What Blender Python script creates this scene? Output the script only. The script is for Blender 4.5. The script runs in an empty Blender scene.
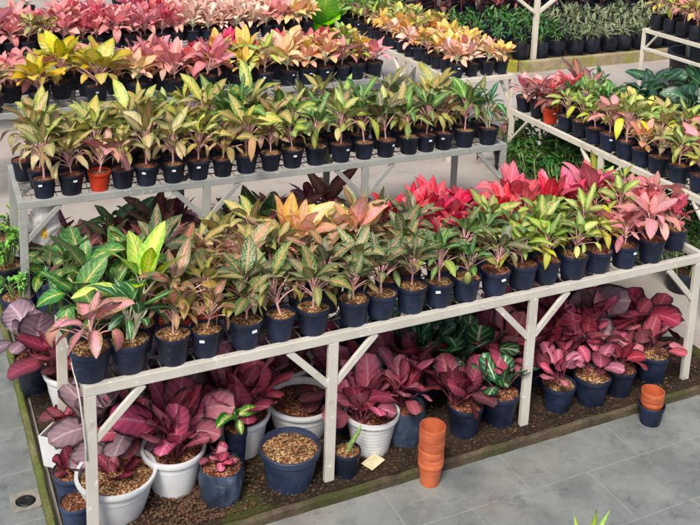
import bpy, math, random
from mathutils import Vector, Matrix
import numpy as np
R = math.radians
S = bpy.context.scene
COL = S.collection

# ------------------------------------------------------------------ camera
cam = bpy.data.cameras.new('camera'); camo = bpy.data.objects.new('camera', cam); COL.objects.link(camo)
CR = Vector((.9015, -.4315, .0345)).normalized()
CF = Vector((.429, .8775, -.2137)).normalized()
CU = CR.cross(CF).normalized(); CR = CF.cross(CU)
M = Matrix.Identity(4)
for i in range(3):
    M[i][0] = CR[i]; M[i][1] = CU[i]; M[i][2] = -CF[i]; M[i][3] = (-.546, -3.24, 2.784)[i]
camo.matrix_world = M
cam.sensor_width = 36; cam.lens = 955.8 / 700 * 36
cam.shift_y = -(262.5 - 37.4) / 700
cam.clip_start = .05; cam.clip_end = 400
S.camera = camo
# ------------------------------------------------------------------ light
SUN_EL, SUN_AZ = 52, 222       # azimuth clockwise from +Y: the light comes from behind the camera on the left
w = bpy.data.worlds.new('World'); S.world = w; w.use_nodes = True
nt = w.node_tree; bg = nt.nodes['Background']
sky = nt.nodes.new('ShaderNodeTexSky'); sky.sky_type = 'NISHITA'; sky.sun_disc = False
sky.sun_elevation = R(SUN_EL); sky.sun_rotation = R(SUN_AZ)
sky.dust_density = 4.0; sky.air_density = 1.0
nt.links.new(sky.outputs[0], bg.inputs[0]); bg.inputs[1].default_value = .125
sl = bpy.data.lights.new('sun', 'SUN'); sl.energy = 2.3; sl.angle = R(16); sl.color = (1, .95, .88)
so = bpy.data.objects.new('sun', sl); COL.objects.link(so)
sd = Vector((math.sin(R(SUN_AZ)) * math.cos(R(SUN_EL)), math.cos(R(SUN_AZ)) * math.cos(R(SUN_EL)), math.sin(R(SUN_EL))))
so.rotation_euler = sd.to_track_quat('Z', 'Y').to_euler(); so.location = (-4, -6, 8)
vs = S.view_settings; vs.view_transform = 'Standard'; vs.look = 'None'; vs.exposure = .52; vs.gamma = 1; vs.use_curve_mapping = False
S.cycles.max_bounces = 6; S.cycles.transmission_bounces = 4; S.cycles.diffuse_bounces = 3
S.cycles.caustics_reflective = False; S.cycles.caustics_refractive = False

# ------------------------------------------------------------------ helpers
def lin(h):
    c = [int(h[i:i + 2], 16) / 255 for i in (0, 2, 4)]
    return tuple((x / 12.92 if x < .04045 else ((x + .055) / 1.055) ** 2.4) for x in c) + (1,)

class G:
    """small node-graph builder"""
    def __init__(s, name):
        s.m = bpy.data.materials.new(name); s.m.use_nodes = True
        s.t = s.m.node_tree; s.bsdf = s.t.nodes['Principled BSDF']; s.out = s.t.nodes['Material Output']
    def n(s, typ, ins=None, **kw):
        x = s.t.nodes.new('ShaderNode' + typ)
        for k, v in kw.items(): setattr(x, k, v)
        for k, v in (ins or {}).items(): s.put(x.inputs[k], v)
        return x
    def put(s, sock, v):
        if isinstance(v, bpy.types.NodeSocket): s.t.links.new(v, sock)
        else: sock.default_value = v
    def math(s, op, a, b=0.0, c=0.0, clamp=False):
        x = s.t.nodes.new('ShaderNodeMath'); x.operation = op; x.use_clamp = clamp
        s.put(x.inputs[0], a); s.put(x.inputs[1], b); s.put(x.inputs[2], c)
        return x.outputs[0]
    def step(s, v, a, b, lo=0.0, hi=1.0):
        x = s.t.nodes.new('ShaderNodeMapRange'); x.interpolation_type = 'SMOOTHSTEP'
        s.put(x.inputs[0], v); s.put(x.inputs[1], a); s.put(x.inputs[2], b); s.put(x.inputs[3], lo); s.put(x.inputs[4], hi)
        return x.outputs[0]
    def mix(s, f, a, b):
        x = s.t.nodes.new('ShaderNodeMix'); x.data_type = 'RGBA'
        s.put(x.inputs[0], f); s.put(x.inputs[6], a); s.put(x.inputs[7], b)
        return x.outputs[2]
    def noise(s, vec, scale, detail=2.0, rough=.5):
        x = s.n('TexNoise', {'Vector': vec, 'Scale': scale, 'Detail': detail, 'Roughness': rough}); return x.outputs['Fac']
    def obj(s): return s.n('TexCoord').outputs['Object']
    def geo(s): return s.n('NewGeometry').outputs['Position']
    def bump(s, h, strength=.3, dist=.005):
        x = s.n('Bump', {'Height': h, 'Strength': strength, 'Distance': dist}); s.put(s.bsdf.inputs['Normal'], x.outputs[0])
    def fin(s, col, rough=.5, spec=.4):
        s.put(s.bsdf.inputs['Base Color'], col); s.put(s.bsdf.inputs['Roughness'], rough)
        s.put(s.bsdf.inputs['Specular IOR Level'], spec); return s.m

def leaf_mat(name, edge, mid, rib, spread=.5, soft=.3, veins=.25, speck=0.0, speck_col=None, border=None, border_w=.9, hue=.02, val=.35, rough=.36, scale=1.0, nv=6, jag=.5, trans=.22, old=None):
    """edge/mid/rib colours across the blade; side veins; flecks; border = narrow margin; old = colour the lowest leaves lean to"""
    g = G(name)
    uv = g.n('UVMap', uv_map='UVMap').outputs[0]
    at = g.n('Attribute', attribute_name='leaf')
    sp = g.n('SeparateXYZ', {0: uv}); u, v = sp.outputs[0], sp.outputs[1]
    sa = g.n('SeparateColor', {0: at.outputs['Color']}); rnd, age = sa.outputs[0], sa.outputs[1]
    oi = g.n('ObjectInfo').outputs['Random']
    d = g.math('ABSOLUTE', g.math('MULTIPLY_ADD', u, 2.0, -1.0))
    vec = g.n('CombineXYZ', {0: g.math('MULTIPLY', u, 1.0), 1: g.math('MULTIPLY', v, 2.2), 2: g.math('MULTIPLY_ADD', rnd, 37.0, g.math('MULTIPLY', oi, 11.0))}).outputs[0]
    n1 = g.noise(vec, 3.5 * scale, 3.0, .6)
    n2 = g.noise(vec, 13.0 * scale, 2.0, .6)
    ph = g.math('MULTIPLY_ADD', v, float(nv), g.math('MULTIPLY', d, -1.7))
    wv = g.math('SINE', g.math('MULTIPLY', ph, 6.2832))
    vein = g.math('MULTIPLY', g.step(wv, .72, 1.0), g.step(d, 1.0, .3))
    dd = g.math('ADD', d, g.math('MULTIPLY', g.math('SUBTRACT', n1, .5), jag * 1.6))
    dd = g.math('ADD', dd, g.math('MULTIPLY', wv, -.10 if veins else 0.0))
    dd = g.math('ADD', dd, g.math('MULTIPLY_ADD', oi, -.25, .12))
    m = g.step(dd, spread - soft, spread + soft)
    col = g.mix(m, lin(mid), lin(edge))
    if speck:
        col = g.mix(g.math('MULTIPLY', g.step(n2, .53, .6), speck), col, lin(speck_col or mid))
    if veins:
        col = g.mix(g.math('MULTIPLY', vein, veins), col, lin(rib))
    col = g.mix(g.step(d, .11, .035), col, lin(rib))
    if border:
        col = g.mix(g.step(g.math('ADD', d, g.math('MULTIPLY', g.math('SUBTRACT', n1, .5), .25)), border_w - .12, border_w + .06), col, lin(border))
    if old: col = g.mix(g.math('MULTIPLY', g.step(age, .45, 1.0), g.math('MULTIPLY', rnd, .9)), col, lin(old))
    tip = g.math('MULTIPLY', g.step(g.math('ADD', v, g.math('MULTIPLY', g.math('SUBTRACT', n1, .5), .5)), .9, 1.0), g.step(g.math('FRACT', g.math('MULTIPLY_ADD', rnd, 5.0, oi)), .55, .7))
    spot = g.math('MULTIPLY', g.step(n1, .70, .74), g.step(g.math('FRACT', g.math('MULTIPLY_ADD', rnd, 3.0, oi)), .6, .8))
    col = g.mix(g.math('MULTIPLY', g.math('MAXIMUM', tip, spot), .75), col, lin('6e5436'))
    h = g.math('ADD', .5, g.math('MULTIPLY', g.math('SUBTRACT', g.math('ADD', rnd, oi), 1.0), hue * 2))
    vv = g.math('ADD', 1.0 - val * .5, g.math('MULTIPLY', g.math('FRACT', g.math('MULTIPLY_ADD', rnd, 7.0, oi)), val))
    hs = g.n('HueSaturation', {'Hue': h, 'Saturation': g.math('MULTIPLY_ADD', g.math('FRACT', g.math('MULTIPLY', rnd, 13.0)), .25, .88), 'Value': g.math('MULTIPLY', vv, 1.12), 'Color': col})
    col = hs.outputs[0]
    g.bump(g.math('ADD', g.math('MULTIPLY', g.step(wv, -.6, .9), .6), g.step(d, 0.0, .25)), .5, .0035)
    g.fin(col, rough, .45)
    tr = g.n('BsdfTranslucent', {'Color': col}); mx = g.n('MixShader', {0: trans, 1: g.bsdf.outputs[0], 2: tr.outputs[0]})
    g.t.links.new(mx.outputs[0], g.out.inputs[0])
    return g.m

def plain_mat(name, a, b, scale=20, rough=.5, spec=.4, bump=0, contrast=(.35, .65), dist=.004):
    g = G(name); o = g.obj(); n = g.noise(o, scale, 4.0, .6)
    g.fin(g.mix(g.step(n, *contrast), lin(a), lin(b)), rough, spec)
    if bump: g.bump(n, bump, dist)
    return g.m

def grains_mat(name, cols, scale=140, dark='2a1a12'):
    g = G(name); o = g.obj()
    vo = g.n('TexVoronoi', {'Vector': o, 'Scale': scale})
    sc = g.n('SeparateColor', {0: vo.outputs['Color']})
    cr = g.n('ValToRGB', {0: sc.outputs[0]}); cr.color_ramp.interpolation = 'CONSTANT'
    e = cr.color_ramp.elements
    while len(e) < len(cols): e.new(.5)
    for i, c in enumerate(cols): e[i].position = i / len(cols); e[i].color = lin(c)
    dk = g.step(vo.outputs['Distance'], .35, .75)
    big = g.step(g.noise(o, 18, 2.0), .35, .7)
    col = g.mix(g.math('MULTIPLY', dk, .8), cr.outputs[0], lin(dark))
    col = g.mix(g.math('MULTIPLY', big, .5), col, lin(dark))
    g.bump(g.math('SUBTRACT', 1.0, vo.outputs['Distance']), .8, .004)
    return g.fin(col, .85, .2)

MAT = {}
def M_(n): return MAT[n]
# --- leaves
LM = dict(
 pink_fleck=('75733f', 'd4878c', 'e8999a', dict(spread=.66, speck=.7, speck_col='c98c80', veins=.3, old='8f7a42')),
 brown_fleck=('66703f', 'b47e66', 'd88f84', dict(spread=.45, speck=.75, speck_col='b89070', veins=.2, old='b08a4a')),
 green_fleck=('42682e', '8a8a52', 'cc8478', dict(spread=.34, speck=.75, speck_col='b8a878', veins=.2, old='a8984a', val=.5)),
 dark_fleck=('34562e', '6c7a4c', 'cc7470', dict(spread=.3, speck=.65, speck_col='b0a880', veins=.2, val=.55, old='a07a5c')),
 big_green=('2f6428', '56923a', 'd0a070', dict(spread=.3, speck=.45, speck_col='86b454', veins=.18)),
 lime=('62a82a', 'aece48', 'd8df8a', dict(spread=.6, speck=.5, speck_col='bcd458', veins=.25, nv=7, old='e0c83c')),
 emerald=('2c6038', '508a4c', 'd2d8b0', dict(spread=.25, speck=.25, veins=.08)),
 plain_green=('3a6632', '68924a', 'b4a878', dict(spread=.4, speck=.4, speck_col='90ac5c', veins=.15, old='bcae48', val=.55)),
 light_green=('5e8636', 'a4b256', 'd8b098', dict(spread=.5, speck=.5, speck_col='c6c468', veins=.2, old='d0be46', val=.5, hue=.025)),
 olive=('66743a', 'a8945e', 'd69488', dict(spread=.5, speck=.6, speck_col='bcae68', veins=.2, old='b8887a', hue=.035, val=.55)),
 yellow_olive=('6c8438', 'b4ae54', 'd69a80', dict(spread=.5, speck=.6, speck_col='ccc260', veins=.2, old='c8906c', hue=.03, val=.55)),
 red=('983444', 'd0445a', 'e07078', dict(spread=.85, veins=.15, val=.5, trans=.22, hue=.008, old='b06068')),
 hot_pink=('b05860', 'd8606e', 'e89096', dict(spread=.78, veins=.15, val=.5, trans=.25, hue=.008, old='b88074')),
 pink=('b0746c', 'e88a92', 'f2a8a8', dict(spread=.7, veins=.2, speck=.4, speck_col='eeb0aa', val=.5, trans=.28, hue=.012, old='c09880')),
 salmon=('a07a58', 'd8888a', 'e8a0a0', dict(spread=.75, veins=.35, speck=.4, speck_col='d8a898', trans=.28)),
 peach=('c2a460', 'eeb898', 'ee9a90', dict(spread=.64, veins=.2, speck=.45, speck_col='ecd090', hue=.03, trans=.3)),
 yellow=('86982c', 'd0bc34', 'd89a74', dict(spread=.62, veins=.2, speck=.55, speck_col='dcca58', trans=.3, val=.5, old='d8a070')),
 golden=('ccaa48', 'ecd070', 'e8987a', dict(spread=.6, veins=.2, speck=.5, speck_col='f4e08c', hue=.03, trans=.32, old='e0a080')),
 cream=('c0a884', 'eccdbc', 'eaa8a8', dict(spread=.65, veins=.25, speck=.5, speck_col='f0bcb8', hue=.02, trans=.25, old='d8a498')),
 prayer_pink=('8a4656', 'c8687c', 'dc96a0', dict(spread=.64, soft=.45, veins=.08, border='2c1c22', border_w=.88, nv=6, jag=.45, hue=.008, rough=.38, old='78444e', val=.7)),
 prayer_wine=('642c38', '9c4252', 'ae626c', dict(spread=.6, soft=.45, veins=.08, border='281418', border_w=.88, nv=6, jag=.4, hue=.008, rough=.4, old='4e2a32', val=.65)),
 prayer_mauve=('6c5862', '90757e', 'b09aa0', dict(spread=.6, soft=.45, veins=.12, border='302428', border_w=.88, nv=6, jag=.35, hue=.008, rough=.4, old='644450', val=.55)),
 prayer_green=('1e4a30', '2f6e3a', 'c8d8c0', dict(spread=.55, veins=.5, border='16302a', border_w=.88, nv=4, jag=.25, rough=.34, val=.5)),
 prayer_blue=('223a48', '34566a', 'b8c8cc', dict(spread=.55, veins=.7, nv=6, jag=.2)),
 splash=('4a8a2c', 'e4e08a', 'e8e8a0', dict(spread=.3, soft=.12, speck=.9, speck_col='3e7a28', veins=0, scale=1.3, jag=1.0)),
 herb=('5f9a3a', '86b850', 'a8c870', dict(spread=.5, veins=.2)),
 fern=('24521e', '3d7028', '548a38', dict(spread=.5, veins=.1)),
 cabbage=('6ab428', '98d038', 'c4e070', dict(spread=.5, veins=.2, nv=8, trans=.35)),
 teal=('203e2c', '32583a', '688a6a', dict(spread=.5, veins=.25, rough=.32, val=.55)),
 stripe=('c4c498', '3c5634', '304a2c', dict(spread=.62, soft=.15, veins=0, jag=.5, val=.6)),
 bag_green=('2c5a28', '4a7a36', '7fa060', dict(spread=.5, veins=.2)),
 cordyline=('2c2026', '5a2a38', '8a4a58', dict(spread=.6, veins=.1, jag=.8)),
 wine_dark=('5a3432', '90504c', 'b87470', dict(spread=.5, veins=.2, speck=.4, speck_col='9a6a5c', val=.5)),
)
for k, (e, m, r, kw) in LM.items(): MAT['leaf_' + k] = leaf_mat('leaf_' + k, e, m, r, **kw)
for k, a, b in (('pink', 'c88f8c', 'e2b8b0'), ('white', 'c8c8a0', 'e6e2c4'), ('green', '5c7a3c', '8aa060'), ('wine', '5c2434', '8a4050')):
    MAT['stem_' + k] = plain_mat('stem_' + k, a, b, 60, .5)
# --- pots and soil
def pot_mat(name, a, b, dust, rough=.42):
    g = G(name); o = g.obj()
    oi = g.n('ObjectInfo').outputs['Random']
    vv = g.n('VectorMath', {0: o, 1: (0, 0, 0)}); g.put(vv.inputs[1], g.n('CombineXYZ', {0: g.math('MULTIPLY', oi, 9.0), 2: oi}).outputs[0])
    n = g.noise(vv.outputs[0], 9, 4.0, .65)
    n2 = g.noise(vv.outputs[0], 55, 3.0, .7)
    col = g.mix(g.step(n, .35, .7), lin(a), lin(b))
    col = g.mix(g.math('MULTIPLY', g.step(n2, .56, .74), g.step(g.noise(vv.outputs[0], 6, 3.0), .4, .7, .05, .55)), col, lin(dust))
    col = g.n('HueSaturation', {'Value': g.math('MULTIPLY_ADD', oi, .4, .8), 'Color': col}).outputs[0]
    g.bump(n2, .12, .002)
    return g.fin(col, g.step(n, .3, .7, rough, rough + .2), .4)
MAT['pot_navy'] = pot_mat('navy_plastic', '0f1524', '1a2540', '4a556c')
MAT['pot_dark'] = pot_mat('dark_plastic', '10141f', '1a2236', '3c4454')
MAT['pot_blue'] = pot_mat('dusty_blue_plastic', '26324a', '364560', '6c7890')
MAT['pot_white'] = pot_mat('white_plastic', 'd0d2d4', 'dee0e0', 'b8b4aa')
MAT['pot_red'] = pot_mat('red_plastic', 'b83018', 'd04020', 'd07858')
MAT['pot_terra'] = pot_mat('terracotta_plastic', 'a04e30', 'b8623e', 'c08a6c')
MAT['pot_teal'] = pot_mat('teal_plastic', '0c4a48', '14605c', '307470')
MAT['bag_black'] = pot_mat('black_bag', '0e1016', '1c2230', '484e58', .35)
MAT['bag_crumple'] = pot_mat('crumpled_bag', '2a3444', '46546a', '8a96a8', .3)
MAT['tub'] = pot_mat('dark_tub', '26262a', '34343a', '585858')
MAT['soil_tan'] = grains_mat('soil_tan', ['b08a5c', '8a5e3c', 'c89e70', '6e452c', 'a06a48', 'd2b080'], 120)
MAT['soil_red'] = grains_mat('soil_red', ['8a5238', '6e3c28', 'a06a4c', '56301f', '94604a', 'b88464'], 120)
MAT['soil_dark'] = grains_mat('soil_dark', ['5c4030', '4a3024', '6e5038', '3a261c', '7c5a44'], 120)
MAT['tag'] = plain_mat('tag_paper', 'c8ccd4', 'e0e4ea', 200, .6)
# --- metal
def bench_mat(name, base, base2, chip):
    g = G(name); p = g.geo()
    n = g.noise(p, 4, 4.0, .6); n2 = g.noise(p, 38, 3.0, .7); n3 = g.noise(p, 15, 4.0, .65)
    col = g.mix(g.step(n, .3, .7), lin(base), lin(base2))
    col = g.mix(g.math('MULTIPLY', g.step(n2, .61, .66), .7), col, lin(chip))
    col = g.mix(g.math('MULTIPLY', g.step(n3, .58, .75), .6), col, lin('857a68'))
    col = g.mix(g.step(g.noise(p, 26, 5.0, .75), .66, .72), col, lin('6a4a34'))
    g.bump(n2, .15, .002)
    return g.fin(col, .48, .4)
MAT['frame'] = bench_mat('cream_grey_paint', 'b4afa4', 'c4c0b6', 'e4e2dc')
MAT['frame_shaded'] = bench_mat('shaded_bench_paint', '8c908c', '9ea09a', 'b8bab4')  # same bench paint made greyer, with the shade put into its colour
MAT['frame_cream'] = bench_mat('cream_paint', 'c8c0ae', 'd6cfc0', 'e8e4da')
MAT['wire'] = plain_mat('wire_mesh', '4a4a48', '8a8a84', 40, .45)
MAT['wire_light'] = plain_mat('wire_mesh_light', '7a7a76', 'a8a8a2', 40, .5)

# ------------------------------------------------------------------ mesh tools
class MB:
    def __init__(s): s.v = []; s.f = []; s.uv = []; s.c = []
    def box(s, c, d, rot=None):
        i = len(s.v); x, y, z = (q / 2 for q in d)
        for a in (-x, x):
            for b in (-y, y):
                for e in (-z, z):
                    p = Vector((a, b, e))
                    if rot is not None: p = rot @ p
                    s.v.append(tuple(p + Vector(c)))
        s.f += [tuple(i + k for k in q) for q in ((0, 1, 3, 2), (4, 6, 7, 5), (0, 4, 5, 1), (2, 3, 7, 6), (0, 2, 6, 4), (1, 5, 7, 3))]
    def bar(s, a, b, wd, dp, upv=(0, 0, 1)):
        a, b = Vector(a), Vector(b); d = b - a; L = d.length; z = d.normalized(); u = Vector(upv)
        if abs(z.dot(u)) > .98: u = Vector((0, 1, 0))
        x = u.cross(z).normalized(); y = z.cross(x)
        s.box((a + b) / 2, (wd, dp, L), Matrix((x, y, z)).transposed())
    def tube(s, pts, rads, n=6, cap=True):
        pts = [Vector(p) for p in pts]; i0 = len(s.v)
        for k, p in enumerate(pts):
            t = (pts[min(k + 1, len(pts) - 1)] - pts[max(k - 1, 0)]).normalized()
            u = Vector((0, 0, 1)) if abs(t.z) < .9 else Vector((1, 0, 0))
            a = t.cross(u).normalized(); b = t.cross(a)
            for j in range(n):
                q = 2 * math.pi * j / n; s.v.append(tuple(p + (a * math.cos(q) + b * math.sin(q)) * rads[k]))
        for k in range(len(pts) - 1):
            for j in range(n):
                s.f.append((i0 + k * n + j, i0 + k * n + (j + 1) % n, i0 + (k + 1) * n + (j + 1) % n, i0 + (k + 1) * n + j))
        if cap: s.f.append(tuple(i0 + (len(pts) - 1) * n + j for j in range(n)))
    def lathe(s, prof, n=24, sq=0):
        i0 = len(s.v)
        for r, z in prof:
            for j in range(n):
                q = 2 * math.pi * (j + .5) / n; s.v.append((r * math.cos(q), r * math.sin(q), z))
        for k in range(len(prof) - 1):
            for j in range(n):
                s.f.append((i0 + k * n + j, i0 + k * n + (j + 1) % n, i0 + (k + 1) * n + (j + 1) % n, i0 + (k + 1) * n + j))
        s.f.append(tuple(i0 + j for j in reversed(range(n))))
    def mesh(s, name, mat, smooth=False, bevel=None):
        me = bpy.data.meshes.new(name); me.from_pydata(s.v, [], s.f); me.materials.append(mat)
        if smooth: me.polygons.foreach_set('use_smooth', [True] * len(me.polygons))
        if s.uv:
            ul = me.uv_layers.new(name='UVMap'); ca = me.color_attributes.new('leaf', 'FLOAT_COLOR', 'POINT')
            li = np.empty(len(me.loops), np.int32); me.loops.foreach_get('vertex_index', li)
            ul.data.foreach_set('uv', np.array(s.uv, np.float32)[li].ravel())
            ca.data.foreach_set('color', np.array(s.c, np.float32).ravel())
        me.update(); return me

def link(name, me, parent=None, loc=(0, 0, 0), rz=0.0, sc=1.0):
    o = bpy.data.objects.new(name, me); COL.objects.link(o)
    if parent: o.parent = parent
    o.location = loc; o.rotation_euler = (0, 0, rz)
    if sc != 1.0: o.scale = (sc, sc, sc)
    return o
LABELS = {}
def tag(o, label, cat, group=None):
    if len(label.replace('-', ' ').split()) > 16: label = label.replace(' in black bag', '').replace(' aglaonema', '')
    o['label'] = label; o['category'] = cat
    if group: o['group'] = group
    LABELS[label] = LABELS.get(label, 0) + 1
    return o
def thing(name, label, cat, loc=(0, 0, 0), rz=0.0, group=None, sc=1.0):
    return tag(link(name, None, None, loc, rz, sc), label, cat, group)
def struct(name, me): o = link(name, me); o['kind'] = 'structure'; return o
def bevel(o, wd=.004, seg=2):
    m = o.modifiers.new('bevel', 'BEVEL'); m.width = wd; m.segments = seg; m.limit_method = 'ANGLE'; return o

TS = (0, .07, .18, .32, .48, .64, .8, .92, 1.0)
US = (-1, -.55, 0, .55, 1)
def blade(mb, base, az, el, L, W, droop, fold, twist, a, b, rnd, age, wave=.12, curl=0.0, side=0.0, ts=TS):
    pk = a / (a + b); mxw = (pk ** a) * ((1 - pk) ** b)
    p = Vector(base); i0 = len(mb.v); pt = 0
    ph = rnd * 20
    for k, t in enumerate(ts):
        e = el - droop * t; azz = az + side * t
        T = Vector((math.cos(e) * math.cos(azz), math.cos(e) * math.sin(azz), math.sin(e)))
        p = p + T * (L * (t - pt)); pt = t
        Sd = Vector((-math.sin(azz), math.cos(azz), 0)); N = Sd.cross(T) * -1
        Sr = Sd * math.cos(twist) + N * math.sin(twist); Nr = N * math.cos(twist) - Sd * math.sin(twist)
        wd = W * .5 * max(((t ** a) * ((1 - t) ** b)) / mxw, .02)
        for u in US:
            up = fold * abs(u) * wd * (1 - curl * abs(u)) + wave * wd * abs(u) * math.sin(t * (6 + 5 * rnd) + ph + (1.4 if u > 0 else 0))
            mb.v.append(tuple(p + Sr * (u * wd) + Nr * up)); mb.uv.append((u * .5 + .5, t)); mb.c.append((rnd, age, 0, 1))
    nu = len(US)
    for k in range(len(ts) - 1):
        for j in range(nu - 1):
            q = i0 + k * nu + j; mb.f.append((q, q + 1, q + nu + 1, q + nu))

def grow(seed, n=12, L=.14, W=.065, pet=.07, hs=.09, etop=75, ebot=0, droop=60, fold=.35, a=.6, b=.9, pe=(80, 35), stems=1, spread=.012, lv=.25, wave=.12, pr=.0028, sr=.0055, floppy=0, att=.75):
    """foliage and stem meshes of a rosette plant; n leaves from the youngest (upright) to the oldest (spread)"""
    r = random.Random(seed); lf = MB(); st = MB()
    hub = []
    for s in range(stems):
        q = r.uniform(0, 6.28); d = spread * (s > 0 or stems > 1) * r.uniform(.5, 1.2)
        x, y = d * math.cos(q), d * math.sin(q); tx, ty = x * 2.2 + r.uniform(-.01, .01), y * 2.2 + r.uniform(-.01, .01)
        h = hs * r.uniform(.75, 1.1); hub.append((x, y, tx, ty, h))
        if h > .02: st.tube([(x, y, -.01), ((x + tx) / 2, (y + ty) / 2, h * .5), (tx, ty, h)], [sr, sr * .9, sr * .7], 6)
    az = r.uniform(0, 6.28)
    for i in range(n):
        age = (i + .5) / n + r.uniform(-.08, .08); age = min(max(age, 0), 1)
        az += 2.39996 + r.uniform(-.35, .35)
        x, y, tx, ty, h = hub[i % stems]
        f = 1 - att * age if hs > .02 else 0
        bx, by, bz = x + (tx - x) * f, y + (ty - y) * f, h * f
        k = r.uniform(1 - lv, 1 + lv * .6) * (.72 + .28 * math.sin(math.pi * min(age + .25, 1)))
        pl = pet * r.uniform(.75, 1.2) * (.6 + .5 * age); e0 = R(pe[0] + (pe[1] - pe[0]) * age + r.uniform(-8, 8))
        p = Vector((bx, by, bz)); pts = [p.copy()]
        e1 = R(etop + (ebot - etop) * age + r.uniform(-12, 12)); 
        for q in range(3):
            e = e0 + (e1 - e0) * (q / 3) * .5
            p = p + Vector((math.cos(e) * math.cos(az), math.cos(e) * math.sin(az), math.sin(e))) * (pl / 3); pts.append(p.copy())
        if pl > .008: st.tube(pts, [pr * 1.25, pr, pr * .9, pr * .8], 5, False)
        dr = R(droop * r.uniform(.35, 1.5) * (.45 + .75 * age)) + (r.random() < floppy) * 1.0
        blade(lf, p, az, e1, L * k, W * k * r.uniform(.88, 1.12), dr, fold * r.uniform(.5, 1.3), R(r.gauss(0, 22)), a, b, r.random(), age, wave, .55, r.gauss(0, .28))
    return lf, st

AGL = dict(n=18, L=.13, W=.052, pet=.10, hs=.085, etop=66, ebot=-22, droop=60, fold=.26, lv=.4, wave=.16, pe=(86, 42), att=.45)
AGB = dict(n=16, L=.142, W=.064, pet=.10, hs=.075, etop=64, ebot=-20, droop=60, a=.55, b=.85, fold=.26, lv=.4, wave=.16, pe=(86, 42), att=.45)
SHORT = dict(n=21, L=.125, W=.062, pet=.075, hs=.06, etop=76, ebot=0, droop=55, a=.52, b=.85, fold=.36, lv=.35, wave=.18, att=.6)
PRAY = dict(n=11, L=.132, W=.106, pet=.09, hs=0, etop=84, ebot=5, droop=42, a=.48, b=.36, pe=(88, 42), fold=.17, spread=.03, stems=3, wave=.10, lv=.35)
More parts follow.
